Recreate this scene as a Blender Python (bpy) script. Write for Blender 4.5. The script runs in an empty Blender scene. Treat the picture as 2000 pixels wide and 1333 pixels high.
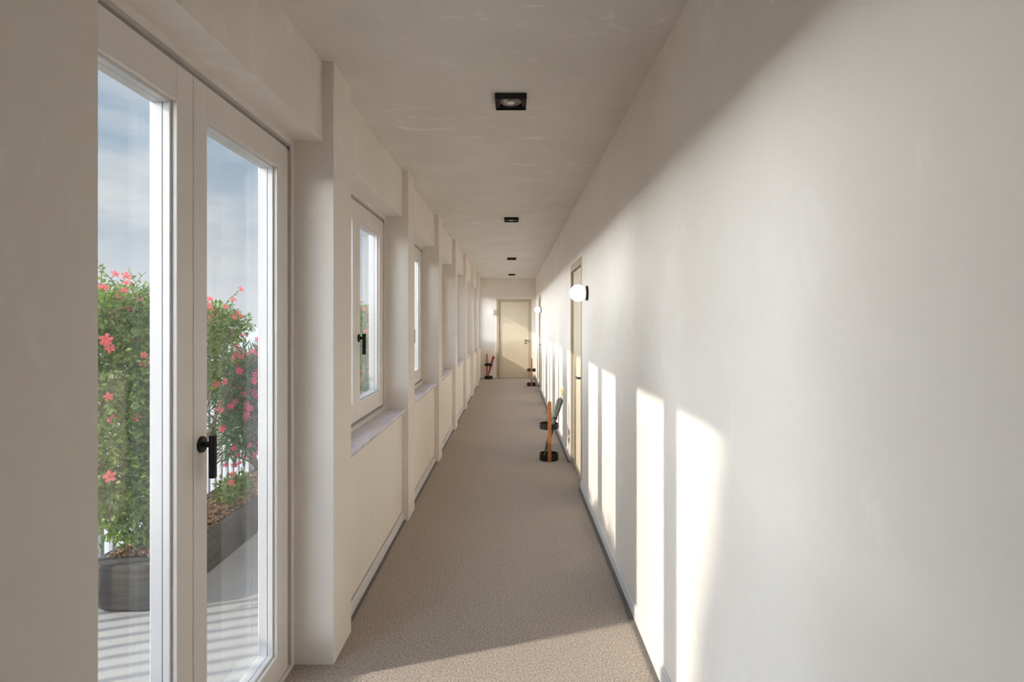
import bpy, bmesh, math, random
import numpy as np
from mathutils import Vector, Matrix, noise

C = bpy.context.scene.collection
SC = bpy.context.scene
PI = math.pi
random.seed(7)

# ------------------------------------------------------------------ camera
CAM_Z = 1.537
cam_d = bpy.data.cameras.new('camera'); cam = bpy.data.objects.new('camera', cam_d); C.objects.link(cam)
cam.location = (0, 0, CAM_Z); cam.rotation_euler = (PI / 2, 0, 0)
cam_d.sensor_width = 36; cam_d.lens = 20.0; cam_d.shift_y = -38.5 / 2000
cam_d.clip_start = 0.02; cam_d.clip_end = 2000
SC.camera = cam
SC.view_settings.view_transform = 'Standard'; SC.view_settings.look = 'None'
SC.view_settings.gamma = 1; SC.view_settings.use_curve_mapping = False
SC.view_settings.exposure = 0.18

# ------------------------------------------------------------------ sun and sky
SUN = Vector((1.0, 0.335, -0.583)).normalized()          # travel direction of the light
sun_d = bpy.data.lights.new('sun', 'SUN'); sun = bpy.data.objects.new('sun', sun_d); C.objects.link(sun)
sun.rotation_euler = SUN.to_track_quat('-Z', 'Y').to_euler()
sun_d.energy = 4.0; sun_d.angle = math.radians(1.3); sun_d.color = (1.0, 0.92, 0.81)
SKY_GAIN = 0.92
GLOW_GAIN = 5.0          # broad brightening of the sun's half of the sky, added as fill
FILL_GAIN = 50.0; FILL_H = 0.10; FILL_POW = 0.85  # sun-side sky boost near the horizon, added to fill the interior


CLOUD_OFFSET = (4.3, 8.1, 0.7)
def make_world():
    w = bpy.data.worlds.new('sky'); SC.world = w; w.use_nodes = True
    nt = w.node_tree; nt.nodes.clear(); N = nt.nodes.new; L = nt.links.new
    out = N('ShaderNodeOutputWorld'); bg = N('ShaderNodeBackground'); L(bg.outputs[0], out.inputs[0])
    tc = N('ShaderNodeTexCoord'); sep = N('ShaderNodeSeparateXYZ'); L(tc.outputs['Generated'], sep.inputs[0])
    # clouds: project direction on a plane high above, so they flatten towards the horizon
    addz = N('ShaderNodeMath'); addz.operation = 'ADD'; L(sep.outputs[2], addz.inputs[0]); addz.inputs[1].default_value = 0.35
    mx = N('ShaderNodeMath'); mx.operation = 'MAXIMUM'; L(addz.outputs[0], mx.inputs[0]); mx.inputs[1].default_value = 0.1
    dv = N('ShaderNodeVectorMath'); dv.operation = 'DIVIDE'; L(tc.outputs['Generated'], dv.inputs[0])
    cmb = N('ShaderNodeCombineXYZ')
    for i in range(3): L(mx.outputs[0], cmb.inputs[i])
    L(cmb.outputs[0], dv.inputs[1])
    nz = N('ShaderNodeTexNoise'); nz.inputs['Scale'].default_value = 2.6; nz.inputs['Detail'].default_value = 7
    nz.inputs['Roughness'].default_value = 0.5; nz.inputs['Distortion'].default_value = 0.5
    off = N('ShaderNodeVectorMath'); off.operation = 'ADD'; L(dv.outputs[0], off.inputs[0]); off.inputs[1].default_value = CLOUD_OFFSET
    L(off.outputs[0], nz.inputs['Vector'])
    cr = N('ShaderNodeValToRGB'); L(nz.outputs['Fac'], cr.inputs[0])
    cr.color_ramp.elements[0].position = 0.42; cr.color_ramp.elements[0].color = (0, 0, 0, 1)
    cr.color_ramp.elements[1].position = 0.60; cr.color_ramp.elements[1].color = (1, 1, 1, 1)
    # clear sky: pale at the horizon, blue above
    hz = N('ShaderNodeValToRGB'); L(sep.outputs[2], hz.inputs[0])
    e = hz.color_ramp.elements
    e[0].position = 0.0; e[0].color = (0.80, 0.82, 0.86, 1)
    e[1].position = 0.75; e[1].color = (0.16, 0.30, 0.52, 1)
    m = hz.color_ramp.elements.new(0.13); m.color = (0.52, 0.60, 0.68, 1)
    m = hz.color_ramp.elements.new(0.34); m.color = (0.27, 0.42, 0.58, 1)
    mix = N('ShaderNodeMix'); mix.data_type = 'RGBA'
    L(cr.outputs[0], mix.inputs[0]); L(hz.outputs[0], mix.inputs[6]); mix.inputs[7].default_value = (0.70, 0.735, 0.775, 1)
    # added fill for the interior: brighter towards the sun's side and towards the horizon
    def math_node(op, x, y=None, z=None, clamp=False):
        n = N('ShaderNodeMath'); n.operation = op; n.use_clamp = clamp
        for i, q in enumerate((x, y, z)):
            if q is None: continue
            if isinstance(q, (int, float)): n.inputs[i].default_value = q
            else: L(q, n.inputs[i])
        return n.outputs[0]
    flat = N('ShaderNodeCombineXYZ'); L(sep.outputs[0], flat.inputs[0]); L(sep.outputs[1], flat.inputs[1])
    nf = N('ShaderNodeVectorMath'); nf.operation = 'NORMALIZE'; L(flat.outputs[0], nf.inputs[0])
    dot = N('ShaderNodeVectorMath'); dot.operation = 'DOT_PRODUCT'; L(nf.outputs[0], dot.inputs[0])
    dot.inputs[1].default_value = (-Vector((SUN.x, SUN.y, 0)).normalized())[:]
    az = math_node('POWER', math_node('MULTIPLY_ADD', dot.outputs['Value'], 1 / 0.67, -0.33 / 0.67, True), FILL_POW)
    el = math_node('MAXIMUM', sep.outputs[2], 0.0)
    ez = math_node('EXPONENT', math_node('MULTIPLY', el, -1.0 / FILL_H))
    amp = math_node('ADD', math_node('MULTIPLY', ez, FILL_GAIN), GLOW_GAIN)
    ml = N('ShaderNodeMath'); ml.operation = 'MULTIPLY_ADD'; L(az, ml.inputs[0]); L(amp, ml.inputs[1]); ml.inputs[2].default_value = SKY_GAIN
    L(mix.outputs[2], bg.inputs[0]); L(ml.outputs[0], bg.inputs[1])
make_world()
SC.cycles.max_bounces = 14; SC.cycles.diffuse_bounces = 8; SC.cycles.glossy_bounces = 4
SC.cycles.transparent_max_bounces = 24; SC.cycles.transmission_bounces = 6
SC.cycles.use_denoising = True
SC.cycles.sample_clamp_indirect = 8.0

# ------------------------------------------------------------------ materials
def new_mat(name):
    m = bpy.data.materials.new(name); m.use_nodes = True
    nt = m.node_tree; b = nt.nodes['Principled BSDF']
    return m, nt, b

def mat(name, col, rough=0.6, metal=0.0, spec=0.5):
    m, nt, b = new_mat(name)
    b.inputs['Base Color'].default_value = (*col, 1); b.inputs['Roughness'].default_value = rough
    b.inputs['Metallic'].default_value = metal; b.inputs['Specular IOR Level'].default_value = spec
    return m

def noisy(name, stops, scale=4, detail=6, rough=0.8, stretch=(1, 1, 1), bump=0.0, bscale=60, distort=0.0, spec=0.3, marks=None, nrough=0.55):
    """colour from a noise field in object space; optional fine relief; optional pale scratch-like marks"""
    m, nt, b = new_mat(name); N = nt.nodes.new; L = nt.links.new
    tc = N('ShaderNodeTexCoord'); mp = N('ShaderNodeMapping'); L(tc.outputs['Object'], mp.inputs[0]); mp.inputs['Scale'].default_value = stretch
    nz = N('ShaderNodeTexNoise'); nz.inputs['Scale'].default_value = scale; nz.inputs['Detail'].default_value = detail
    nz.inputs['Roughness'].default_value = nrough; nz.inputs['Distortion'].default_value = distort
    L(mp.outputs[0], nz.inputs['Vector'])
    cr = N('ShaderNodeValToRGB'); L(nz.outputs['Fac'], cr.inputs[0])
    el = cr.color_ramp.elements
    el[0].position, el[0].color = stops[0][0], (*stops[0][1], 1)
    el[1].position, el[1].color = stops[-1][0], (*stops[-1][1], 1)
    for p, c in stops[1:-1]:
        k = el.new(p); k.color = (*c, 1)
    colour = cr.outputs[0]
    if marks:
        mcol, mscale, mamt, mst = marks
        mp2 = N('ShaderNodeMapping'); L(tc.outputs['Object'], mp2.inputs[0]); mp2.inputs['Scale'].default_value = mst
        n2 = N('ShaderNodeTexNoise'); n2.inputs['Scale'].default_value = mscale; n2.inputs['Detail'].default_value = 9
        n2.inputs['Roughness'].default_value = 0.68; n2.inputs['Distortion'].default_value = 1.6
        L(mp2.outputs[0], n2.inputs['Vector'])
        c2 = N('ShaderNodeValToRGB'); L(n2.outputs['Fac'], c2.inputs[0])
        c2.color_ramp.elements[0].position = 0.58; c2.color_ramp.elements[0].color = (0, 0, 0, 1)
        c2.color_ramp.elements[1].position = 0.74; c2.color_ramp.elements[1].color = (mamt, mamt, mamt, 1)
        mi = N('ShaderNodeMix'); mi.data_type = 'RGBA'; L(c2.outputs[0], mi.inputs[0]); L(colour, mi.inputs[6]); mi.inputs[7].default_value = (*mcol, 1)
        colour = mi.outputs[2]
    L(colour, b.inputs['Base Color'])
    b.inputs['Roughness'].default_value = rough; b.inputs['Specular IOR Level'].default_value = spec
    if bump:
        n3 = N('ShaderNodeTexNoise'); n3.inputs['Scale'].default_value = bscale; n3.inputs['Detail'].default_value = 5
        L(mp.outputs[0], n3.inputs['Vector'])
        bp = N('ShaderNodeBump'); bp.inputs['Strength'].default_value = bump; bp.inputs['Distance'].default_value = 0.01
        L(n3.outputs['Fac'], bp.inputs['Height']); L(bp.outputs[0], b.inputs['Normal'])
    return m

PLASTER = noisy('plaster', [(0.3, (0.79, 0.725, 0.65)), (0.7, (0.84, 0.785, 0.715))], scale=1.6, detail=8, rough=0.85, bump=0.12, bscale=26,
                marks=((0.97, 0.93, 0.88), 3.2, 0.45, (1, 1, 0.55)))
CEIL = noisy('ceiling_plaster', [(0.3, (0.69, 0.645, 0.585)), (0.7, (0.77, 0.72, 0.66))], scale=2.2, detail=9, rough=0.85, bump=0.12, bscale=20,
             marks=((0.97, 0.92, 0.86), 2.8, 0.9, (0.7, 1.6, 1)))
CARPET = noisy('carpet_fibre', [(0.33, (0.24, 0.192, 0.155)), (0.5, (0.45, 0.385, 0.33)), (0.67, (0.70, 0.63, 0.56))], scale=125, detail=4, rough=1.0, bump=0.9, bscale=190, spec=0.05, nrough=0.7,
               marks=((0.36, 0.31, 0.27), 3.0, 0.4, (1, 1, 1)))
SKIRT = noisy('skirting_paint', [(0.3, (0.74, 0.73, 0.72)), (0.7, (0.78, 0.77, 0.76))], scale=5, rough=0.4)
EDGE = noisy('dark_edge_strip', [(0.3, (0.13, 0.11, 0.10)), (0.7, (0.18, 0.155, 0.14))], scale=30, rough=0.6)  # dark tone for the strip along the skirting foot
FRAME = noisy('window_paint', [(0.3, (0.76, 0.71, 0.66)), (0.7, (0.78, 0.73, 0.68))], scale=3, rough=0.42, spec=0.4)
BEAD = noisy('window_bead', [(0.3, (0.66, 0.64, 0.63)), (0.7, (0.69, 0.67, 0.66))], scale=6, rough=0.4, spec=0.4)
GASKET = mat('rubber_gasket', (0.10, 0.095, 0.09), 0.7)
GROOVE = noisy('groove_shade', [(0.3, (0.34, 0.32, 0.30)), (0.7, (0.38, 0.36, 0.34))], scale=8, rough=0.6)  # groove shade put into the colour, darker than the window paint
MARBLE = noisy('sill_marble', [(0.35, (0.60, 0.57, 0.63)), (0.5, (0.76, 0.73, 0.80)), (0.65, (0.64, 0.60, 0.66))], scale=6, detail=8, rough=0.16, distort=2.0, spec=0.6)
BLACK = noisy('black_metal', [(0.3, (0.012, 0.011, 0.011)), (0.7, (0.02, 0.019, 0.019))], scale=20, rough=0.5, spec=0.25)
LEAFP = noisy('door_leaf_paint', [(0.3, (0.60, 0.51, 0.385)), (0.7, (0.63, 0.54, 0.41))], scale=2.5, rough=0.55)
DFRAME = noisy('door_frame_paint', [(0.3, (0.42, 0.345, 0.25)), (0.7, (0.45, 0.37, 0.27))], scale=2.5, rough=0.55)
BRONZE = noisy('dark_bronze', [(0.3, (0.05, 0.04, 0.03)), (0.7, (0.08, 0.065, 0.05))], scale=30, rough=0.35, spec=0.6)
STEEL = mat('brushed_plate', (0.42, 0.36, 0.28), 0.4, 0.7)
WOOD = noisy('oiled_oak', [(0.3, (0.30, 0.11, 0.04)), (0.5, (0.42, 0.17, 0.06)), (0.7, (0.35, 0.135, 0.045))], scale=9, detail=6, stretch=(9, 9, 0.7), rough=0.45)
BAMBOO = noisy('pale_cane', [(0.3, (0.72, 0.50, 0.22)), (0.7, (0.85, 0.64, 0.32))], scale=20, rough=0.4)
GREENCLOTH = noisy('grey_green_canopy', [(0.35, (0.07, 0.085, 0.07)), (0.5, (0.15, 0.175, 0.15)), (0.7, (0.06, 0.07, 0.06))], scale=60, detail=2, rough=0.7)
REDCLOTH = noisy('red_canopy', [(0.3, (0.32, 0.02, 0.035)), (0.7, (0.48, 0.04, 0.06))], scale=60, detail=2, rough=0.6)
CONCRETE = noisy('fibre_concrete', [(0.3, (0.055, 0.05, 0.045)), (0.5, (0.085, 0.077, 0.07)), (0.7, (0.125, 0.115, 0.105))], scale=5, detail=10, stretch=(1, 1, 9), rough=0.85, bump=0.4, bscale=22, nrough=0.7)
PATIO = noisy('patio_screed', [(0.3, (0.33, 0.315, 0.30)), (0.7, (0.42, 0.405, 0.39))], scale=1.8, detail=9, rough=0.8, bump=0.15, bscale=40,
              marks=((0.36, 0.35, 0.34), 5.0, 0.35, (1, 1, 1)))
SLAT = noisy('slat_paint', [(0.3, (0.60, 0.59, 0.61)), (0.7, (0.66, 0.65, 0.67))], scale=8, rough=0.5)
CHIP = noisy('bark_chips', [(0.30, (0.09, 0.05, 0.03)), (0.48, (0.24, 0.14, 0.085)), (0.60, (0.42, 0.28, 0.18)), (0.72, (0.60, 0.46, 0.33))], scale=26, detail=2, rough=0.9, nrough=0.8)
SOIL = noisy('planter_soil', [(0.3, (0.05, 0.03, 0.02)), (0.7, (0.12, 0.08, 0.05))], scale=30, rough=1.0, bump=0.8, bscale=60)
BARK = noisy('stem_bark', [(0.3, (0.14, 0.09, 0.065)), (0.7, (0.27, 0.19, 0.14))], scale=30, rough=0.9)
WHITEP = mat('white_plastic', (0.80, 0.78, 0.74), 0.35)
DARKP = mat('dark_socket_insert', (0.10, 0.09, 0.08), 0.5)
CHROME = mat('reflector_metal', (0.26, 0.23, 0.21), 0.30, 1.0)
GROUND = noisy('pale_ground', [(0.3, (0.46, 0.45, 0.43)), (0.7, (0.56, 0.55, 0.53))], scale=0.05, rough=0.95)
CONIFER = noisy('conifer_green', [(0.3, (0.02, 0.045, 0.02)), (0.7, (0.06, 0.10, 0.04))], scale=3, rough=0.9)

def foliage_mat(name, stops, scale, trans=0.35, rough=0.55):
    m = noisy(name, stops, scale=scale, detail=2, rough=rough, spec=0.35, nrough=0.8)
    nt = m.node_tree; N = nt.nodes.new; L = nt.links.new
    b = nt.nodes['Principled BSDF']; out = nt.nodes['Material Output']
    col = b.inputs['Base Color'].links[0].from_socket
    tr = N('ShaderNodeBsdfTranslucent'); L(col, tr.inputs[0])
    mx = N('ShaderNodeMixShader'); mx.inputs[0].default_value = trans
    L(b.outputs[0], mx.inputs[1]); L(tr.outputs[0], mx.inputs[2]); L(mx.outputs[0], out.inputs[0])
    return m
LEAF = foliage_mat('broad_leaf', [(0.32, (0.045, 0.10, 0.02)), (0.5, (0.14, 0.23, 0.045)), (0.68, (0.36, 0.44, 0.12))], 22, 0.35)
OLEAF = foliage_mat('oleander_leaf', [(0.32, (0.02, 0.06, 0.02)), (0.5, (0.06, 0.13, 0.045)), (0.68, (0.18, 0.28, 0.11))], 26, 0.3)
CORAL = foliage_mat('coral_petal', [(0.35, (0.72, 0.10, 0.12)), (0.65, (0.88, 0.24, 0.24))], 30, 0.4)
MAGENTA = foliage_mat('magenta_petal', [(0.35, (0.74, 0.04, 0.13)), (0.65, (0.90, 0.15, 0.28))], 30, 0.4)
POLLEN = mat('flower_throat', (0.85, 0.45, 0.20), 0.7)

def glass_mat():
    m = bpy.data.materials.new('window_glass'); m.use_nodes = True; nt = m.node_tree; nt.nodes.clear(); N = nt.nodes.new; L = nt.links.new
    out = N('ShaderNodeOutputMaterial'); mx = N('ShaderNodeMixShader'); fr = N('ShaderNodeFresnel'); fr.inputs[0].default_value = 1.45
    tr = N('ShaderNodeBsdfTransparent'); tr.inputs[0].default_value = (0.985, 0.99, 0.985, 1)
    gl = N('ShaderNodeBsdfGlossy'); gl.inputs['Roughness'].default_value = 0.0
    geo = N('ShaderNodeNewGeometry'); fac = N('ShaderNodeMath'); fac.operation = 'MULTIPLY_ADD'      # both faces' reflection carried by the front face
    L(geo.outputs['Backfacing'], fac.inputs[0]); fac.inputs[1].default_value = -1.0; fac.inputs[2].default_value = 1.0
    f2 = N('ShaderNodeMath'); f2.operation = 'MULTIPLY'; L(fr.outputs[0], f2.inputs[0]); f2.inputs[1].default_value = 1.75
    f3 = N('ShaderNodeMath'); f3.operation = 'MULTIPLY'; f3.use_clamp = True; L(f2.outputs[0], f3.inputs[0]); L(fac.outputs[0], f3.inputs[1])
    L(f3.outputs[0], mx.inputs[0]); L(tr.outputs[0], mx.inputs[1]); L(gl.outputs[0], mx.inputs[2]); L(mx.outputs[0], out.inputs[0])
    return m
GLASS = glass_mat()
def globe_mat():
    m, nt, b = new_mat('opal_globe')
    b.inputs['Base Color'].default_value = (0.9, 0.9, 0.9, 1); b.inputs['Roughness'].default_value = 0.25
    b.inputs['Emission Color'].default_value = (1.0, 0.98, 0.96, 1); b.inputs['Emission Strength'].default_value = 0.75
    return m
GLOBE = globe_mat()

# ------------------------------------------------------------------ helpers
def box(bm, x0, x1, y0, y1, z0, z1):
    v = [bm.verts.new((x, y, z)) for z in (z0, z1) for y in (y0, y1) for x in (x0, x1)]
    for f in ((0, 2, 3, 1), (4, 5, 7, 6), (0, 1, 5, 4), (2, 6, 7, 3), (0, 4, 6, 2), (1, 3, 7, 5)):
        bm.faces.new([v[i] for i in f])

def lathe(bm, prof, seg=32, mtx=None, cap=True):
    """profile of (radius, height) revolved about z, optionally moved by mtx"""
    rings = []
    for r, z in prof:
        if r < 1e-6:
            rings.append([bm.verts.new((0, 0, z))])
        else:
            rings.append([bm.verts.new((r * math.cos(2 * PI * k / seg), r * math.sin(2 * PI * k / seg), z)) for k in range(seg)])
    for a, b in zip(rings, rings[1:]):
        for k in range(seg):
            q = (k + 1) % seg
            if len(a) == 1 and len(b) == 1: continue
            if len(a) == 1: bm.faces.new((a[0], b[q], b[k]))
            elif len(b) == 1: bm.faces.new((a[k], a[q], b[0]))
            else: bm.faces.new((a[k], a[q], b[q], b[k]))
    if cap:
        if len(rings[0]) > 1: bm.faces.new(list(reversed(rings[0])))
        if len(rings[-1]) > 1: bm.faces.new(rings[-1])
    if mtx is not None:
        bmesh.ops.transform(bm, matrix=mtx, verts=[v for r in rings for v in r])

def tube(bm, pts, rad, seg=8):
    pts = [Vector(p) for p in pts]
    if not hasattr(rad, '__len__'): rad = [rad] * len(pts)
    rings = []; up = Vector((0.13, 0.21, 0.97))
    for i, p in enumerate(pts):
        t = (pts[min(i + 1, len(pts) - 1)] - pts[max(i - 1, 0)]).normalized()
        a = t.cross(up)
        if a.length < 0.05: a = t.cross(Vector((1, 0, 0)))
        a.normalize(); b = t.cross(a)
        rings.append([bm.verts.new(p + rad[i] * (a * math.cos(2 * PI * k / seg) + b * math.sin(2 * PI * k / seg))) for k in range(seg)])
    for A, B in zip(rings, rings[1:]):
        for k in range(seg):
            q = (k + 1) % seg
            bm.faces.new((A[k], A[q], B[q], B[k]))
    bm.faces.new(list(reversed(rings[0]))); bm.faces.new(rings[-1])

def obj(name, bm, material, parent=None, bevel=0.0, smooth=False, seg=2, kind=None):
    me = bpy.data.meshes.new(name)
    bmesh.ops.recalc_face_normals(bm, faces=bm.faces)
    bm.to_mesh(me); bm.free()
    if smooth:
        me.polygons.foreach_set('use_smooth', [True] * len(me.polygons))
        me.set_sharp_from_angle(angle=math.radians(40))
    o = bpy.data.objects.new(name, me); C.objects.link(o)
    me.materials.append(material)
    if parent is not None: o.parent = parent
    if bevel:
        b = o.modifiers.new('bevel', 'BEVEL'); b.width = bevel; b.segments = seg; b.limit_method = 'ANGLE'
    if kind: o['kind'] = kind
    return o

def boxes(name, lst, material, parent=None, bevel=0.0, kind=None):
    bm = bmesh.new()
    for b in lst: box(bm, *b)
    return obj(name, bm, material, parent, bevel, kind=kind)

def empty(name, loc=(0, 0, 0), rz=0.0):
    o = bpy.data.objects.new(name, None); C.objects.link(o); o.location = loc; o.rotation_euler = (0, 0, rz)
    o.empty_display_size = 0.1
    return o

def tag(o, label, cat, group=None):
    o['label'] = label; o['category'] = cat
    if group: o['group'] = group
    return o

def structure(o, label=None):
    o['kind'] = 'structure'
    if label: o['label'] = label
    return o

def link_copy(src, parent, mtx=None):
    c = src.copy(); C.objects.link(c); c.parent = parent
    if mtx is not None: c.matrix_local = mtx
    return c

# ------------------------------------------------------------------ room dimensions
H = 2.70; XR = 0.638; XL = -0.847; XP = -0.797; XF = -0.973; XO = -1.075
YE = 15.36; YB = -2.4
P1 = 2.543; BAY = 1.835; PW = 0.277
LZ = 2.343; SILLZ = 0.859
pil = [P1 + BAY * k for k in range(7)]

# floor and ceiling
structure(boxes('floor', [(-1.10, XR + 0.2, YB - 0.1, YE + 0.1, -0.25, 0.0)], CARPET), 'taupe looped carpet running the length of the corridor')
structure(boxes('ceiling', [(-1.20, XR + 0.2, YB - 0.1, YE + 0.2, H, H + 0.25)], CEIL), 'cloudy beige plaster ceiling')

# left wall: pilasters, lintels and spandrels
wl = structure(empty('wall_left'), 'beige plaster window wall with seven projecting pilasters')
boxes('near_pier', [(XO, -0.716, YB, 0.985, 0, H)], PLASTER, wl, 0.002)
for y in pil:
    boxes('pilaster', [(XO, XP, y, y + PW, 0, H)], PLASTER, wl, 0.002)
ends = [(0.985, P1)] + [(pil[k] + PW, pil[k + 1] if k < 6 else YE) for k in range(7)]
for k, (a, b) in enumerate(ends):
    boxes('lintel', [(XO, XL, a, b, LZ, H)], PLASTER, wl, 0.003)
    if k > 0:
        boxes('spandrel_panel', [(XO, XL, a, b, 0, SILLZ - 0.024)], PLASTER, wl, 0.002)
bl = structure(empty('baseboard_left'), 'low painted skirting under the windows')
for a, b in ends[1:]:
    boxes('skirting_board', [(XL, XL + 0.015, a, b, 0.004, 0.066)], SKIRT, bl, 0.003)
    boxes('gap_shade_strip', [(XL, XL + 0.003, a, b, 0.066, 0.073)], GROOVE, bl)  # dark strip painted in for the shade of a groove
    boxes('edge_strip', [(XL + 0.012, XL + 0.032, a, b, 0, 0.008)], EDGE, bl, 0.002)

# right wall with two door recesses
D1 = (5.19, 6.19); D2 = (12.50, 13.50); DH = 2.135; RX = XR + 0.16
seg = [(YB, D1[0]), (D1[1], D2[0]), (D2[1], YE)]
wr = boxes('wall_right', [(XR, RX, a, b, 0, H) for a, b in seg] + [(XR, RX, a, b, DH, H) for a, b in (D1, D2)] +
           [(XR + 0.09, RX, a, b, 0, DH) for a, b in (D1, D2)], PLASTER)
structure(wr, 'long bare pale plaster wall with window light across it')
br = structure(empty('baseboard_right'), 'white skirting board along the right wall')
for a, b in seg:
    boxes('skirting_board', [(XR - 0.014, XR, a, b, 0.012, 0.078), (XR - 0.008, XR, a, b, 0.078, 0.088)], SKIRT, br, 0.002)
    boxes('edge_strip', [(XR - 0.034, XR - 0.001, a, b, 0, 0.013)], EDGE, br, 0.003)

# end wall with a door recess
E0, E1 = -0.418, 0.525
we = boxes('wall_end', [(-1.075, E0, YE, YE + 0.15, 0, H), (E1, RX, YE, YE + 0.15, 0, H), (E0, E1, YE, YE + 0.15, DH, H), (E0, E1, YE + 0.09, YE + 0.15, 0, DH)], PLASTER)
structure(we, 'short plaster wall closing the far end of the corridor')
be = structure(empty('baseboard_end'))
for a, b in ((XL, E0), (E1, XR - 0.014)):
    boxes('skirting_board', [(a, b, YE - 0.014, YE, 0.004, 0.078)], SKIRT, be, 0.002)
structure(boxes('wall_back', [(XO, RX, YB - 0.1, YB, 0, H)], PLASTER))

# ------------------------------------------------------------------ casement windows and balcony door
def handle(parent, y, z):
    h = empty('handle', (XF - 0.005, y, z)); h.parent = parent
    bm = bmesh.new()
    R = Matrix.Rotation(PI / 2, 4, 'Y')
    lathe(bm, [(0.0, 0.0), (0.0255, 0.0), (0.0255, 0.006), (0.0235, 0.008), (0.0, 0.008)], 32, R, cap=False)      # rose
    lathe(bm, [(0.0095, 0.008), (0.0095, 0.036)], 20, R)                                                         # neck
    lathe(bm, [(0.0, 0.028), (0.0105, 0.028), (0.0118, 0.0265), (0.0118, -0.1035), (0.0105, -0.105), (0.0, -0.105)], 24, Matrix.Translation((0.036, 0, 0)), cap=False)
    C.objects.unlink(h); bpy.data.objects.remove(h)
    bmesh.ops.translate(bm, vec=(XF - 0.005, y, z), verts=bm.verts)
    return obj('handle', bm, BLACK, parent, smooth=True)

def ring_boxes(x0, x1, y0, y1, z0, z1, w, wb=None, wt=None):
    wb = w if wb is None else wb; wt = w if wt is None else wt
    return [(x0, x1, y0, y0 + w, z0, z1), (x0, x1, y1 - w, y1, z0, z1), (x0, x1, y0 + w, y1 - w, z1 - wt, z1), (x0, x1, y0 + w, y1 - w, z0, z0 + wb)]

def casement(name, Y0, Y1, zb, zt, hz, label):
    root = structure(empty(name, (0, 0, 0)), label)
    # fixed frame: an inner lip and a recessed rebate behind it
    fb = 0.022 if zb < 0.1 else 0.030
    boxes('frame', ring_boxes(XF - 0.05, XF, Y0, Y1, zb, zt, 0.032, fb, 0.0275), FRAME, root, 0.002)
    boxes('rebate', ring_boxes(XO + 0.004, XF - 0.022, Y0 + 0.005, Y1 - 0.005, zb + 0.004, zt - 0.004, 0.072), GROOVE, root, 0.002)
    sx1 = XF - 0.005; sx0 = -1.058
    sb, st = zb + 0.026 + (0.024 if zb > 0.1 else 0), zt - 0.052
    if zb < 0.1: sb = 0.026
    gb, gt = sb + 0.112, st - 0.108
    ym = Y1 - 0.797
    meet = []
    for (a, ga, gb_, b) in ((Y0 + 0.020, Y0 + 0.115, Y1 - 0.882, ym - 0.0015), (ym + 0.0015, Y1 - 0.718, Y1 - 0.173, Y1 - 0.062)):
        s = boxes('sash', [(sx0, sx1, a, ga, sb, st), (sx0, sx1, gb_, b, sb, st), (sx0, sx1, ga, gb_, gt, st), (sx0, sx1, ga, gb_, sb, gb)], FRAME, root, 0.0018)
        # glazing beads step the opening down towards the pane
        def ringp(x0, x1, w):
            return [(x0, x1, ga, ga + w, gb, gt), (x0, x1, gb_ - w, gb_, gb, gt), (x0, x1, ga + w, gb_ - w, gt - w, gt), (x0, x1, ga + w, gb_ - w, gb, gb + w)]
        boxes('glazing_bead', ringp(-1.0145, -0.9935, 0.009), BEAD, s, 0.0015)
        boxes('glazing_bead', ringp(-1.0485, -1.0160, 0.009), BEAD, s, 0.0015)
        boxes('gasket', ringp(-1.0500, -1.0150, 0.0075), GASKET, s)
        boxes('pane', [(-1.0545, -1.0490, ga - 0.005, gb_ + 0.005, gb - 0.005, gt + 0.005)], GLASS, s)
    handle(s, Y1 - 0.752, hz)
    # small fittings: top corner hinge pin
    boxes('hinge_cover', [(XF - 0.012, XF - 0.004, Y1 - 0.060, Y1 - 0.046, st - 0.006, st + 0.010)], GASKET, root, 0.001)
    return root

casement('door_1', 0.985, P1, 0.0, LZ, 1.149, 'glazed double balcony door with painted frame and black handle')
for k in range(7):
    a, b = ends[k + 1]
    b2 = a + 1.558
    w = casement('window_%d' % (k + 1), a, min(b2, b), SILLZ, LZ, 1.43, 'painted double casement window, number %d along the corridor from the balcony door' % (k + 1))
    boxes('window_sill', [(XF - 0.03, XL + 0.026, a, b, SILLZ - 0.023, SILLZ)], MARBLE, w, 0.003)

# ------------------------------------------------------------------ flush doors
def lever(bm, M):
    """lever handle modelled facing local -y (out of the door), lever towards +x"""
    R = M @ Matrix.Rotation(PI / 2, 4, 'X')
    lathe(bm, [(0.0, 0.0), (0.026, 0.0), (0.026, 0.007), (0.0, 0.008)], 24, R, cap=False)
    lathe(bm, [(0.010, 0.007), (0.010, 0.048)], 16, R)
    vs = len(bm.verts)
    before = set(bm.verts)
    tube(bm, [(-0.006, -0.048, 0), (0.03, -0.050, 0), (0.125, -0.050, 0)], [0.0095, 0.0095, 0.0085], 10)
    bmesh.ops.transform(bm, matrix=M, verts=[v for v in bm.verts if v not in before])

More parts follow.
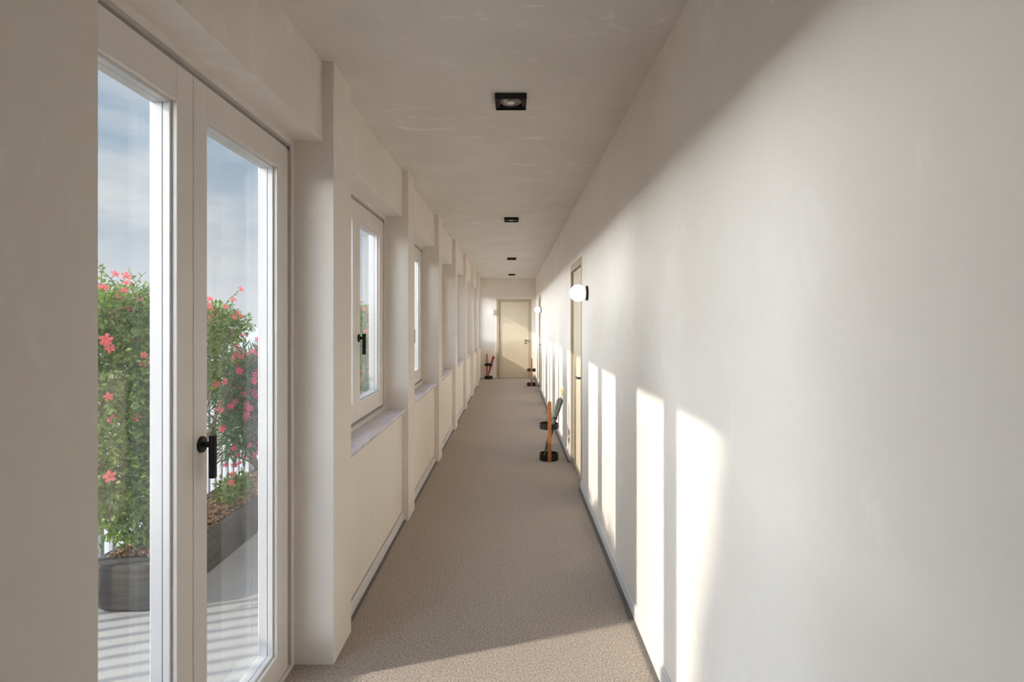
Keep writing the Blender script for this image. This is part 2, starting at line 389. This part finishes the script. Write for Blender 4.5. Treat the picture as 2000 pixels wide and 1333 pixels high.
def flush_door(name, M, w, plate, hx, label, direction=1):
    """door in local space: x along width 0..w, y depth (0 = wall face, + = into the wall), z up"""
    root = structure(empty(name), label)
    def fin(bm, nm, m_, p, bev=0.0, smooth=False):
        bmesh.ops.transform(bm, matrix=M, verts=bm.verts)
        return obj(nm, bm, m_, p, bev, smooth)
    fw = 0.07
    bm = bmesh.new()
    for b in ((0, fw, -0.003, 0.085, 0, DH), (w - fw, w, -0.003, 0.085, 0, DH), (fw, w - fw, -0.003, 0.085, DH - fw, DH)): box(bm, *b)
    fin(bm, 'frame', DFRAME, root, 0.002)
    bm = bmesh.new(); box(bm, fw + 0.003, w - fw - 0.003, 0.024, 0.066, 0.006, DH - fw - 0.003)
    leaf = fin(bm, 'door_leaf', LEAFP, root, 0.002)
    bm = bmesh.new(); box(bm, fw, w - fw, 0.060, 0.084, 0, DH - fw)
    fin(bm, 'rebate', DFRAME, root)
    hz = 1.02 if plate is False else 1.005
    L_ = Matrix.Translation((hx, 0.024, hz)) @ Matrix.Diagonal((direction, 1, 1, 1))
    bm = bmesh.new(); lever(bm, L_)
    h = fin(bm, 'handle', BRONZE, leaf, smooth=True)
    bm = bmesh.new()
    if plate:
        box(bm, hx - 0.022, hx + 0.022, 0.017, 0.0245, hz - 0.15, hz + 0.075)
        fin(bm, 'back_plate', STEEL, leaf, 0.002)
    else:
        lathe(bm, [(0.0, 0), (0.022, 0.0), (0.022, 0.006), (0, 0.007)], 20, Matrix.Translation((hx, 0.024, hz - 0.075)) @ Matrix.Rotation(PI / 2, 4, 'X'), cap=False)
        fin(bm, 'keyhole_rose', BRONZE, leaf, smooth=True)
    return root
MR = Matrix(((0, 1, 0, XR), (1, 0, 0, 0), (0, 0, 1, 0), (0, 0, 0, 1)))      # local x -> world y, local y -> world +x
flush_door('door_2', Matrix.Translation((0, D1[0], 0)) @ MR, D1[1] - D1[0], True, 0.125, 'beige flush door in taupe frame, nearer one on the right wall')
flush_door('door_3', Matrix.Translation((0, D2[0], 0)) @ MR, D2[1] - D2[0], False, 0.125, 'beige flush door in taupe frame, farther one on the right wall')
flush_door('door_4', Matrix.Translation((E0, YE, 0)), E1 - E0, False, 0.785, 'beige flush door in taupe frame closing the corridor end')

# ------------------------------------------------------------------ globe wall lamps
def globe_lamp(loc, rz, label):
    t = tag(empty('wall_lamp', loc, rz), label, 'wall lamp', 'white globe wall lamps')   # local -y points out of the wall
    R = Matrix.Rotation(PI / 2, 4, 'X')
    bm = bmesh.new(); lathe(bm, [(0, 0), (0.062, 0), (0.062, 0.012), (0.059, 0.014), (0, 0.014)], 40, R, cap=False)
    obj('wall_plate', bm, BLACK, t, smooth=True)
    bm = bmesh.new(); r = 0.0735
    lathe(bm, [(0.040, 0.014), (0.040, 0.022)] , 32, R)
    obj('collar', bm, BLACK, t, smooth=True)
    bm = bmesh.new()
    prof = [(0.038, 0.018)] + [(r * math.sin(a), 0.080 - r * math.cos(a)) for a in [0.56 + (PI - 0.56) * k / 22 for k in range(22)]] + [(0, 0.080 + r)]
    lathe(bm, prof, 40, R)
    obj('globe', bm, GLOBE, t, smooth=True)
    return t
globe_lamp((XR, 4.80, 1.775), -PI / 2, 'glowing white globe lamp on black disc before the nearer right-hand door')
globe_lamp((XR, 12.37, 1.785), -PI / 2, 'small glowing globe lamp before the farther right-hand door')
globe_lamp((-0.565, YE, 1.785), 0, 'glowing globe lamp on the end wall left of the door')

# ------------------------------------------------------------------ ceiling spotlights
def spot():
    t = empty('ceiling_spotlight', (-0.006, 0, H)); s = 0.081; h = 0.030; w = 0.006
    bm = bmesh.new()
    for b in ((-s, -s + w, -s, s, -h, 0), (s - w, s, -s, s, -h, 0), (-s + w, s - w, -s, -s + w, -h, 0), (-s + w, s - w, s - w, s, -h, 0), (-s + w, s - w, -s + w, s - w, -0.004, 0)): box(bm, *b)
    obj('housing', bm, BLACK, t, 0.001)
    bm = bmesh.new()
    for b in ((-s + w, s - w, -s + w, -0.058, -0.020, -0.004), (-s + w, s - w, 0.058, s - w, -0.020, -0.004), (-s + w, -0.058, -0.058, 0.058, -0.020, -0.004), (0.058, s - w, -0.058, 0.058, -0.020, -0.004)): box(bm, *b)
    obj('inner_frame', bm, BLACK, t, 0.001)
    bm = bmesh.new()
    lathe(bm, [(0.0555, -0.0165), (0.0535, -0.0185), (0.050, -0.018), (0.046, -0.013), (0.043, -0.0145), (0.037, -0.0095), (0.034, -0.011), (0.022, -0.0065), (0.0, -0.006)], 40, cap=False)
    obj('reflector', bm, CHROME, t, smooth=True)
    bm = bmesh.new()
    lathe(bm, [(0.0, -0.023), (0.020, -0.0225), (0.021, -0.020), (0.010, -0.006)], 24, cap=False)
    obj('bulb', bm, WHITEP, t, smooth=True)
    return t
sp = spot()
for k, (y, lab) in enumerate(((2.974, 'black square ceiling spotlight nearest the camera, its round reflector showing'),
                              (6.43, 'black square ceiling spotlight, second from the camera'),
                              (10.45, 'black square ceiling spotlight, third from the camera'),
                              (14.0, 'black square ceiling spotlight nearest the end wall'))):
    if k == 0: t = sp
    else:
        t = sp.copy(); C.objects.link(t)
        for ch in sp.children: link_copy(ch, t)
    t.location = (-0.006, y, H); tag(t, lab, 'ceiling light', 'black square ceiling spotlights')

# ------------------------------------------------------------------ socket by the nearer door
t = tag(empty('power_socket', (XR, 6.40, 0.30)), 'white double wall socket with dark inserts low beyond the nearer door', 'socket')
boxes('cover_plate', [(-0.009, 0, -0.042, 0.042, -0.080, 0.080)], WHITEP, t, 0.003)
for z in (-0.038, 0.038):
    bm = bmesh.new(); lathe(bm, [(0.0, 0.0), (0.021, 0), (0.021, 0.002), (0, 0.002)], 24, Matrix.Translation((-0.009, 0, z)) @ Matrix.Rotation(-PI / 2, 4, 'Y'), cap=False)
    obj('socket_insert', bm, DARKP, t, smooth=True)

# ------------------------------------------------------------------ umbrella stands and umbrellas
def stand(loc, rz, label):
    t = tag(empty('umbrella_stand', loc, rz), label, 'umbrella stand', 'umbrella stands')
    bm = bmesh.new()
    lathe(bm, [(0, 0), (0.100, 0), (0.106, 0.004), (0.106, 0.072), (0.103, 0.075), (0.098, 0.075), (0.095, 0.072), (0.095, 0.020), (0, 0.018)], 48, cap=False)
    obj('base_tray', bm, BLACK, t, smooth=True)
    bm = bmesh.new()
    lathe(bm, [(0.100, 0.345), (0.104, 0.348), (0.104, 0.405), (0.100, 0.408), (0.097, 0.408), (0.095, 0.405), (0.095, 0.348), (0.097, 0.345), (0.100, 0.345)], 48, cap=False)
    obj('holder_ring', bm, BLACK, t, smooth=True)
    # flat wooden upright with a rounded tip, outside the tray and ring at local -y
    bm = bmesh.new(); w = 0.020; n = 10; out = [(-w, 0.002)] + [(-w * math.cos(PI * k / n), 0.640 + 0.026 * math.sin(PI * k / n)) for k in range(n + 1)] + [(w, 0.002)]
    f = [bm.verts.new((x, -0.118, z)) for x, z in out]; b = [bm.verts.new((x, -0.106, z)) for x, z in out]
    bm.faces.new(f); bm.faces.new(list(reversed(b)))
    for i in range(len(out)):
        j = (i + 1) % len(out); bm.faces.new((f[i], b[i], b[j], f[j]))
    obj('wooden_upright', bm, WOOD, t, 0.002)
    for z in (0.040, 0.376):
        bm = bmesh.new()
        lathe(bm, [(0.005, 0), (0.005, 0.003), (0, 0.004)], 12, Matrix.Translation((0, -0.118, z)) @ Matrix.Rotation(PI / 2, 4, 'X'))
        obj('screw', bm, BRONZE, t, smooth=True)
    return t
stand((0.410, 6.32, 0), 0.0, 'black umbrella stand with wooden upright nearest the camera')
stand((0.462, 13.55, 0), 0.0, 'empty black umbrella stand with wooden upright by the farther right door')
stand((-0.625, 15.20, 0), -2.7, 'black umbrella stand in the left corner by the end wall')

def umbrella(p0, p1, cloth, cane, label, rcan=0.030):
    """closed umbrella, tip at p0, top of the handle at p1"""
    p0 = Vector(p0); p1 = Vector(p1); d = p1 - p0; Lg = d.length
    t = tag(empty('umbrella', p0), label, 'umbrella', 'closed umbrellas')
    M = d.to_track_quat('Z', 'Y').to_matrix().to_4x4()
    bm = bmesh.new(); ns = 48; prof = [(0.007, 0.045), (0.013, 0.10), (0.020, 0.22), (0.025, 0.34), (0.0225, 0.44), (0.0235, 0.455), (0.0215, 0.47), (0.028, 0.54), (rcan + 0.003, Lg - 0.16), (0.024, Lg - 0.145), (0.009, Lg - 0.13)]
    rings = []
    for r, z in prof:
        amp = 0.0 if r < 0.010 else 0.16
        if 0.43 < z < 0.48: amp = 0.03
        rings.append([bm.verts.new((r * (1 + amp * math.sin(8 * a + 5 * z)) * math.cos(a), r * (1 + amp * math.sin(8 * a + 5 * z)) * math.sin(a), z)) for a in [2 * PI * k / ns for k in range(ns)]])
    for A, B in zip(rings, rings[1:]):
        for k in range(ns): bm.faces.new((A[k], A[(k + 1) % ns], B[(k + 1) % ns], B[k]))
    bm.faces.new(list(reversed(rings[0]))); bm.faces.new(rings[-1])
    bmesh.ops.transform(bm, matrix=M, verts=bm.verts)
    obj('canopy', bm, cloth, t, smooth=True)
    bm = bmesh.new(); lathe(bm, [(0.0022, 0), (0.0045, 0.006), (0.0055, 0.05)], 12, M)
    obj('tip', bm, cane, t, smooth=True)
    bm = bmesh.new(); lathe(bm, [(0.0245, 0.445), (0.0258, 0.449), (0.0258, 0.463), (0.0245, 0.467)], 32, M)
    obj('closing_strap', bm, BLACK, t, smooth=True)
    bm = bmesh.new()
    c = Lg - 0.046; pts = [(0, 0, Lg - 0.135), (0, 0, c - 0.02)] + [(0.020 - 0.020 * math.cos(a), 0, c + 0.030 * math.sin(a)) for a in [PI * k / 10 for k in range(11)]] + [(0.040, 0, c - 0.03)]
    tube(bm, pts, 0.0085, 12)
    bmesh.ops.transform(bm, matrix=M, verts=bm.verts)
    obj('crook_handle', bm, cane, t, smooth=True)
    return t
umbrella((0.350, 6.31, 0.022), (0.583, 6.38, 0.805), GREENCLOTH, BAMBOO, 'folded grey-green umbrella with pale cane crook handle leaning in the nearest stand')
umbrella((-0.655, 15.20, 0.022), (-0.452, 15.225, 0.735), REDCLOTH, BAMBOO, 'folded dark red umbrella leaning in the stand by the end wall', 0.028)

# ------------------------------------------------------------------ balcony: deck, fence
structure(boxes('patio', [(-2.62, XO, YB - 2, 18.5, -0.30, -0.004)], PATIO), 'pale screed balcony floor')
structure(boxes('floor_threshold', [(XO - 0.02, -0.98, 0.985, P1, -0.2, 0.001)], PATIO))
fx = -2.46
fence = tag(empty('balcony_fence', (fx, 0, 0)), 'tall white balcony fence of upright slats behind the planter', 'fence')
bm = bmesh.new(); box(bm, -0.014, 0.014, -0.014, 0.014, 0.05, 1.00)
s0 = obj('slat', bm, SLAT, fence, 0.002)
ys = [-0.6 + 0.1 * k for k in range(185)]
s0.location = (0, ys[0], 0)
for y in ys[1:]:
    c = s0.copy(); C.objects.link(c); c.location = (0, y, 0)
boxes('top_rail', [(-0.03, 0.03, -0.7, 17.9, 1.00, 1.03)], SLAT, fence, 0.003)
boxes('bottom_rail', [(-0.03, -0.008, -0.7, 17.9, 0.08, 0.12)], SLAT, fence, 0.003)
for k in range(10):
    boxes('post', [(-0.06, -0.015, -0.65 + 2.0 * k, -0.60 + 2.0 * k, -0.004, 1.00)], SLAT, fence, 0.003)

# planter
PX0, PX1, PY0, PY1, PZ = -2.27, -1.845, 3.0, 10.2, 0.245
def rounded(x0, x1, y0, y1, r, n=8):
    pts = []
    for cx, cy, a0 in ((x1 - r, y0 + r, -PI / 2), (x1 - r, y1 - r, 0), (x0 + r, y1 - r, PI / 2), (x0 + r, y0 + r, PI)):
        for k in range(n + 1):
            a = a0 + PI / 2 * k / n; pts.append((cx + r * math.cos(a), cy + r * math.sin(a)))
    return pts
planter = tag(empty('planter_box', (0, 0, 0)), 'long low grey concrete planter trough with rounded end on the balcony', 'planter')
bm = bmesh.new(); rings = []
for inset, z in ((0.022, 0.0), (0.008, 0.008), (0.0, 0.03), (0.0, PZ - 0.012), (0.004, PZ - 0.003), (0.012, PZ), (0.042, PZ), (0.050, PZ - 0.008), (0.052, 0.10)):
    yi = inset if inset < 0.04 else inset + 0.07
    rings.append([bm.verts.new((x, y, z)) for x, y in rounded(PX0 + inset, PX1 - inset, PY0 + yi, PY1 - yi, 0.135 - inset)])
n = len(rings[0])
for A, B in zip(rings, rings[1:]):
    for k in range(n): bm.faces.new((A[k], A[(k + 1) % n], B[(k + 1) % n], B[k]))
bm.faces.new(list(reversed(rings[0]))); bm.faces.new(rings[-1])
obj('trough', bm, CONCRETE, planter, smooth=True)
def mulch_z(x, y):
    c = (x - (PX0 + PX1) / 2) / 0.16
    return 0.232 + 0.035 * max(0, 1 - c * c) + 0.02 * noise.noise(Vector((x * 7, y * 5, 0)))
bm = bmesh.new(); nx, ny = 8, 160; g = []
for j in range(ny + 1):
    y = PY0 + 0.124 + (PY1 - PY0 - 0.248) * j / ny
    g.append([bm.verts.new((PX0 + 0.054 + (PX1 - PX0 - 0.108) * i / nx, y, mulch_z(PX0 + 0.054 + (PX1 - PX0 - 0.108) * i / nx, y) - 0.012)) for i in range(nx + 1)])
for j in range(ny):
    for i in range(nx): bm.faces.new((g[j][i], g[j][i + 1], g[j + 1][i + 1], g[j + 1][i]))
obj('soil', bm, SOIL, planter, smooth=True)

def instances_mesh(name, base_v, base_f, mats, material, parent, kind='stuff'):
    """join many small copies of a base mesh into one mesh"""
    V = np.array(base_v, dtype=np.float64); F = base_f
    allv = np.empty((len(mats) * len(V), 3)); faces = []
    for i, m in enumerate(mats):
        M = np.array(m); allv[i * len(V):(i + 1) * len(V)] = V @ M[:3, :3].T + M[:3, 3]
        o = i * len(V)
        faces.extend([tuple(q + o for q in f) for f in F])
    me = bpy.data.meshes.new(name); me.from_pydata(allv.tolist(), [], faces); me.update()
    o = bpy.data.objects.new(name, me); C.objects.link(o); me.materials.append(material); o.parent = parent
    if kind: o['kind'] = kind
    return o
rng = random.Random(3)
ms = []
for i in range(5200):
    y = PY0 + 0.135 + (PY1 - PY0 - 0.27) * (rng.random() ** 1.7); x = rng.uniform(PX0 + 0.06, PX1 - 0.06)
    s = rng.uniform(0.5, 1.4)
    M = Matrix.Translation((x, y, mulch_z(x, y) + rng.uniform(-0.008, 0.008))) @ Matrix.Rotation(rng.uniform(0, PI), 4, 'Z') @ Matrix.Rotation(rng.gauss(0, 0.35), 4, 'Y') @ Matrix.Rotation(rng.gauss(0, 0.5), 4, 'X') @ Matrix.Diagonal((0.030 * s, 0.006 * rng.uniform(0.6, 1.6), 0.003, 1))
    ms.append(M)
cv = [(-1, -0.6, -1), (1, -1, -1), (1, 0.8, -1), (-1, 1, -1), (-0.9, -0.6, 1), (0.9, -0.8, 1), (1, 0.6, 1), (-0.8, 0.9, 1)]
cf = [(0, 3, 2, 1), (4, 5, 6, 7), (0, 1, 5, 4), (1, 2, 6, 5), (2, 3, 7, 6), (3, 0, 4, 7)]
instances_mesh('bark_mulch', cv, cf, ms, CHIP, planter)

# ------------------------------------------------------------------ shrubs
leaf_v = [(0, 0, 0), (0.30, 0.42, 0.06), (0, 0.5, -0.05), (-0.30, 0.42, 0.06), (0.20, 0.78, 0.02), (0, 0.8, -0.09), (-0.20, 0.78, 0.02), (0, 1.06, -0.16)]
leaf_f = [(0, 1, 2), (0, 2, 3), (1, 4, 5, 2), (2, 5, 6, 3), (4, 7, 5), (5, 7, 6)]
lance_v = [(0, 0, 0), (0.085, 0.4, 0.015), (0, 0.45, -0.02), (-0.085, 0.4, 0.015), (0, 1.0, -0.10)]
lance_f = [(0, 1, 2), (0, 2, 3), (1, 4, 2), (2, 4, 3)]
def flower_mesh(name, material):
    bm = bmesh.new()
    for k in range(5):
        a = 2 * PI * k / 5; R = Matrix.Rotation(a, 4, 'Z')
        pts = [(0.05, 0, 0.0), (0.36, 0.24, 0.20), (0.36, -0.24, 0.20), (0.78, 0.38, 0.24), (0.62, 0.0, 0.30), (0.78, -0.26, 0.26), (1.02, 0.06, 0.12)]
        v = [bm.verts.new(R @ Vector(p)) for p in pts]
        for f in ((0, 2, 4), (0, 4, 1), (1, 4, 3), (2, 5, 4), (4, 6, 3), (4, 5, 6)): bm.faces.new([v[i] for i in f])
    c = [bm.verts.new((0.16 * math.cos(2 * PI * k / 5), 0.16 * math.sin(2 * PI * k / 5), 0.16)) for k in range(5)]
    b = bm.verts.new((0, 0, -0.55))
    for k in range(5): bm.faces.new((c[k], b, c[(k + 1) % 5]))
    me = bpy.data.meshes.new(name); bm.to_mesh(me); bm.free(); me.materials.append(material)
    return me
def leaf_mesh(name, v, f, material):
    me = bpy.data.meshes.new(name); me.from_pydata(v, [], f); me.update(); me.materials.append(material); return me
LEAF_ME = leaf_mesh('leaf', leaf_v, leaf_f, LEAF); LANCE_ME = leaf_mesh('leaf', lance_v, lance_f, OLEAF)
CORAL_ME = flower_mesh('flower', CORAL); MAG_ME = flower_mesh('flower', MAGENTA)

def frame_from(dirv, r):
    d = dirv.normalized(); q = d.to_track_quat('Y', 'Z').to_matrix().to_4x4()
    return q @ Matrix.Rotation(r.uniform(-1.2, 1.2), 4, 'Y')

def shrub(name, root_pt, blobs, nleaf, lsize, kind, nflow, fsize, label, cat, group, seed, nbig=0, droop=0.0, top_flowers=0.5, fy=None, sprays=0):
    """blobs: (centre, radii, weight); leaves fill the shell of each blob, stems run from the root to every blob"""
    r = random.Random(seed)
    t = tag(empty(name, root_pt), label, cat, group); R0 = Vector(root_pt)
    tot = sum(b[2] for b in blobs)
    # stems
    bm = bmesh.new()
    for (c, rad, w) in blobs:
        c = Vector(c) - R0
        for k in range(4):
            e = c + Vector([r.uniform(-0.8, 0.8) * q for q in rad])
            st = Vector((r.uniform(-0.03, 0.03), r.uniform(-0.08, 0.08), 0))
            mid = st.lerp(e, 0.45) + Vector((r.uniform(-0.05, 0.05), r.uniform(-0.1, 0.1), 0.04)); q3 = st.lerp(e, 0.75) + Vector((r.uniform(-0.03, 0.03), r.uniform(-0.05, 0.05), 0.05))
            tube(bm, [st, mid, q3, e], [0.011, 0.008, 0.005, 0.0025], 6)
    obj('stems', bm, BARK, t, smooth=True, kind='stuff')
    def sample(shell):
        x = r.random() * tot
        for (c, rad, w) in blobs:
            x -= w
            if x <= 0: break
        while True:
            d = Vector((r.gauss(0, 1), r.gauss(0, 1), r.gauss(0, 1)))
            if d.length > 0.1: d.normalize(); break
        rr = shell + (1 - shell) * r.random()
        rr *= 1 + 0.35 * noise.noise(d * 2.3 + Vector(c) * 3)
        p = Vector(c) + Vector((d.x * rad[0], d.y * rad[1], d.z * rad[2])) * rr
        if p.z < 0.29 and p.x < PX1 + 0.02: p.z = 0.29 + 0.05 * r.random()
        return p - R0, Vector((d.x / rad[0], d.y / rad[1], d.z / rad[2])).normalized(), rr
    mats = []; big = []
    for i in range(nleaf):
        p, d, rr = sample(0.35)
        u = (d + Vector((r.gauss(0, .6), r.gauss(0, .6), r.gauss(0, .6) + 0.25 - droop))).normalized()
        s = lsize * r.uniform(0.65, 1.25)
        M = Matrix.Translation(p) @ frame_from(u, r) @ Matrix.Diagonal((s, s, s, 1))
        if len(big) < nbig and rr > 0.88 and d.x > 0.1: big.append(M)
        else: mats.append(M)
    # loose sprays standing out above the crown, a flower at many of their tips
    bm = bmesh.new(); tips = []
    for i in range(sprays):
        for _ in range(200):
            p, d, rr = sample(0.95)
            if d.z > 0.45: break
        Ls = r.uniform(0.10, 0.22); lean = Vector((r.uniform(-0.5, 0.5), r.uniform(-0.7, 0.7), 1)).normalized()
        pts = [p - lean * 0.08, p, p + lean * Ls * 0.5, p + lean * Ls + Vector((r.uniform(-.03, .03), r.uniform(-.05, .05), 0))]
        tube(bm, pts, [0.003, 0.0025, 0.002, 0.0012], 5); tips.append((pts[-1], lean))
        for q in range(7):
            t0 = q / 7 * 0.95; pp = pts[1].lerp(pts[-1], t0); sd = 1 if q % 2 else -1
            u = (lean * 0.6 + Vector((r.uniform(-.4, .4), sd, r.uniform(-0.3, 0.5)))).normalized(); s = lsize * r.uniform(0.6, 1.0)
            mats.append(Matrix.Translation(pp) @ frame_from(u, r) @ Matrix.Diagonal((s, s, s, 1)))
    if sprays: obj('sprays', bm, BARK, t, smooth=True, kind='stuff')
    else: bm.free()
    v, f, m_, me = (leaf_v, leaf_f, LEAF, LEAF_ME) if kind == 'broad' else (lance_v, lance_f, OLEAF, LANCE_ME)
    instances_mesh('foliage', v, f, mats, m_, t)
    for M in big:
        o = bpy.data.objects.new('leaf', me); C.objects.link(o); o.parent = t; o.matrix_local = M
    fm = CORAL_ME if kind == 'broad' else MAG_ME
    k = 0; tries = 0
    for (p, lean) in tips[::2]:
        s = fsize * r.uniform(0.8, 1.1); o = bpy.data.objects.new('flower', fm); C.objects.link(o); o.parent = t; k += 1
        o.matrix_local = Matrix.Translation(p) @ (lean + Vector((0.9, -0.9, 0))).to_track_quat('Z', 'Y').to_matrix().to_4x4() @ Matrix.Diagonal((s, s, s, 1))
    while k < nflow and tries < nflow * 60:
        tries += 1
        p, d, rr = sample(0.9)
        if d.x < -0.35 and d.z < 0.3: continue
        if fy and p.y + R0.y > fy and r.random() < 0.93: continue
        if fy and d.x < 0 and r.random() < 0.75: continue
        if r.random() < top_flowers and d.z < 0.2: continue
        u = (d + Vector((0.5, -0.6, 0.25))).normalized()
        s = fsize * r.uniform(0.75, 1.2)
        M = Matrix.Translation(p + d * 0.02) @ u.to_track_quat('Z', 'Y').to_matrix().to_4x4() @ Matrix.Rotation(r.uniform(0, PI), 4, 'Z') @ Matrix.Diagonal((s, s, s, 1))
        o = bpy.data.objects.new('flower', fm); C.objects.link(o); o.parent = t; o.matrix_local = M
        k += 1
    return t

MX = -2.06
shrub('flowering_shrub', (MX, 3.42, 0.245),
      [((MX, 3.00, 1.32), (0.30, 0.42, 0.36), 5), ((MX, 3.50, 1.36), (0.28, 0.36, 0.30), 3.5), ((MX, 3.85, 1.50), (0.20, 0.26, 0.17), 1.1),
       ((MX + .02, 4.10, 1.50), (0.14, 0.17, 0.12), 0.45), ((MX, 2.78, 1.55), (0.22, 0.28, 0.16), 1.3), ((MX, 3.25, 1.60), (0.2, 0.35, 0.12), 1.2),
       ((MX + .02, 3.04, 0.72), (0.24, 0.30, 0.36), 2.8), ((MX - .02, 3.18, 0.42), (0.16, 0.12, 0.14), 0.5), ((MX - .08, 3.42, 0.85), (0.12, 0.13, 0.36), 1.1), ((MX + .02, 2.86, 1.0), (0.28, 0.28, 0.55), 2.2), ((MX + .08, 4.05, 0.35), (0.10, 0.22, 0.09), 0.4)],
      21000, 0.036, 'broad', 140, 0.0255, 'tall bushy shrub with coral pink flowers at the near end of the planter', 'shrub', 'flowering shrubs in the planter', 11, nbig=220, sprays=46)
shrub('oleander_shrub', (MX, 4.75, 0.245),
      [((MX + .03, 4.62, 1.04), (0.28, 0.46, 0.27), 5), ((MX, 5.15, 1.05), (0.26, 0.42, 0.28), 3), ((MX + .05, 4.40, 0.82), (0.2, 0.24, 0.25), 1.5), ((MX + .04, 4.95, 0.72), (0.2, 0.40, 0.18), 1.6),
       ((MX + .05, 4.15, 1.10), (0.20, 0.28, 0.24), 1.8), ((MX + .10, 4.12, 0.78), (0.18, 0.26, 0.24), 1.7), ((MX, 5.55, 0.95), (0.25, 0.35, 0.3), 2)],
      13000, 0.085, 'lance', 300, 0.026, 'oleander shrub crowded with magenta flowers behind the coral one', 'shrub', 'flowering shrubs in the planter', 21, nbig=60, droop=0.25, top_flowers=0.15, fy=4.8, sprays=20)
shrub('flowering_shrub', (MX, 8.0, 0.245),
      [((MX, 7.8, 1.25), (0.3, 0.55, 0.42), 4), ((MX, 8.5, 1.2), (0.3, 0.5, 0.4), 3), ((MX, 7.9, 0.65), (0.26, 0.5, 0.35), 2.5), ((MX, 7.9, 1.62), (0.2, 0.4, 0.14), 1)],
      9000, 0.045, 'broad', 110, 0.036, 'coral flowered shrub seen through the first window', 'shrub', 'flowering shrubs in the planter', 31, nbig=0, sprays=16)

# distant ground and an unseen conifer added to shade the near pane's light
structure(boxes('ground', [(-900, 900, -900, 900, -9.3, -9.0)], GROUND), 'pale open ground far below the balcony')
tree = tag(empty('shade_conifer', (-9, -2.62, -9)), 'unseen dark conical conifer added beyond the balcony for its shade', 'tree')
bm = bmesh.new(); tube(bm, [(0, 0, 0), (0, 0, 8), (0, 0, 17)], [0.32, 0.2, 0.05], 10); obj('trunk', bm, BARK, tree, smooth=True)
bm = bmesh.new(); prof = []
for k in range(60):
    z = 1.5 + 18.0 * k / 59; rr = max(0.02, (19.5 - z) * 0.302)
    prof.append((rr * (1.0 + (0.03 if k % 2 else -0.03)), z))
lathe(bm, prof, 40)
obj('foliage', bm, CONIFER, tree, kind='stuff')
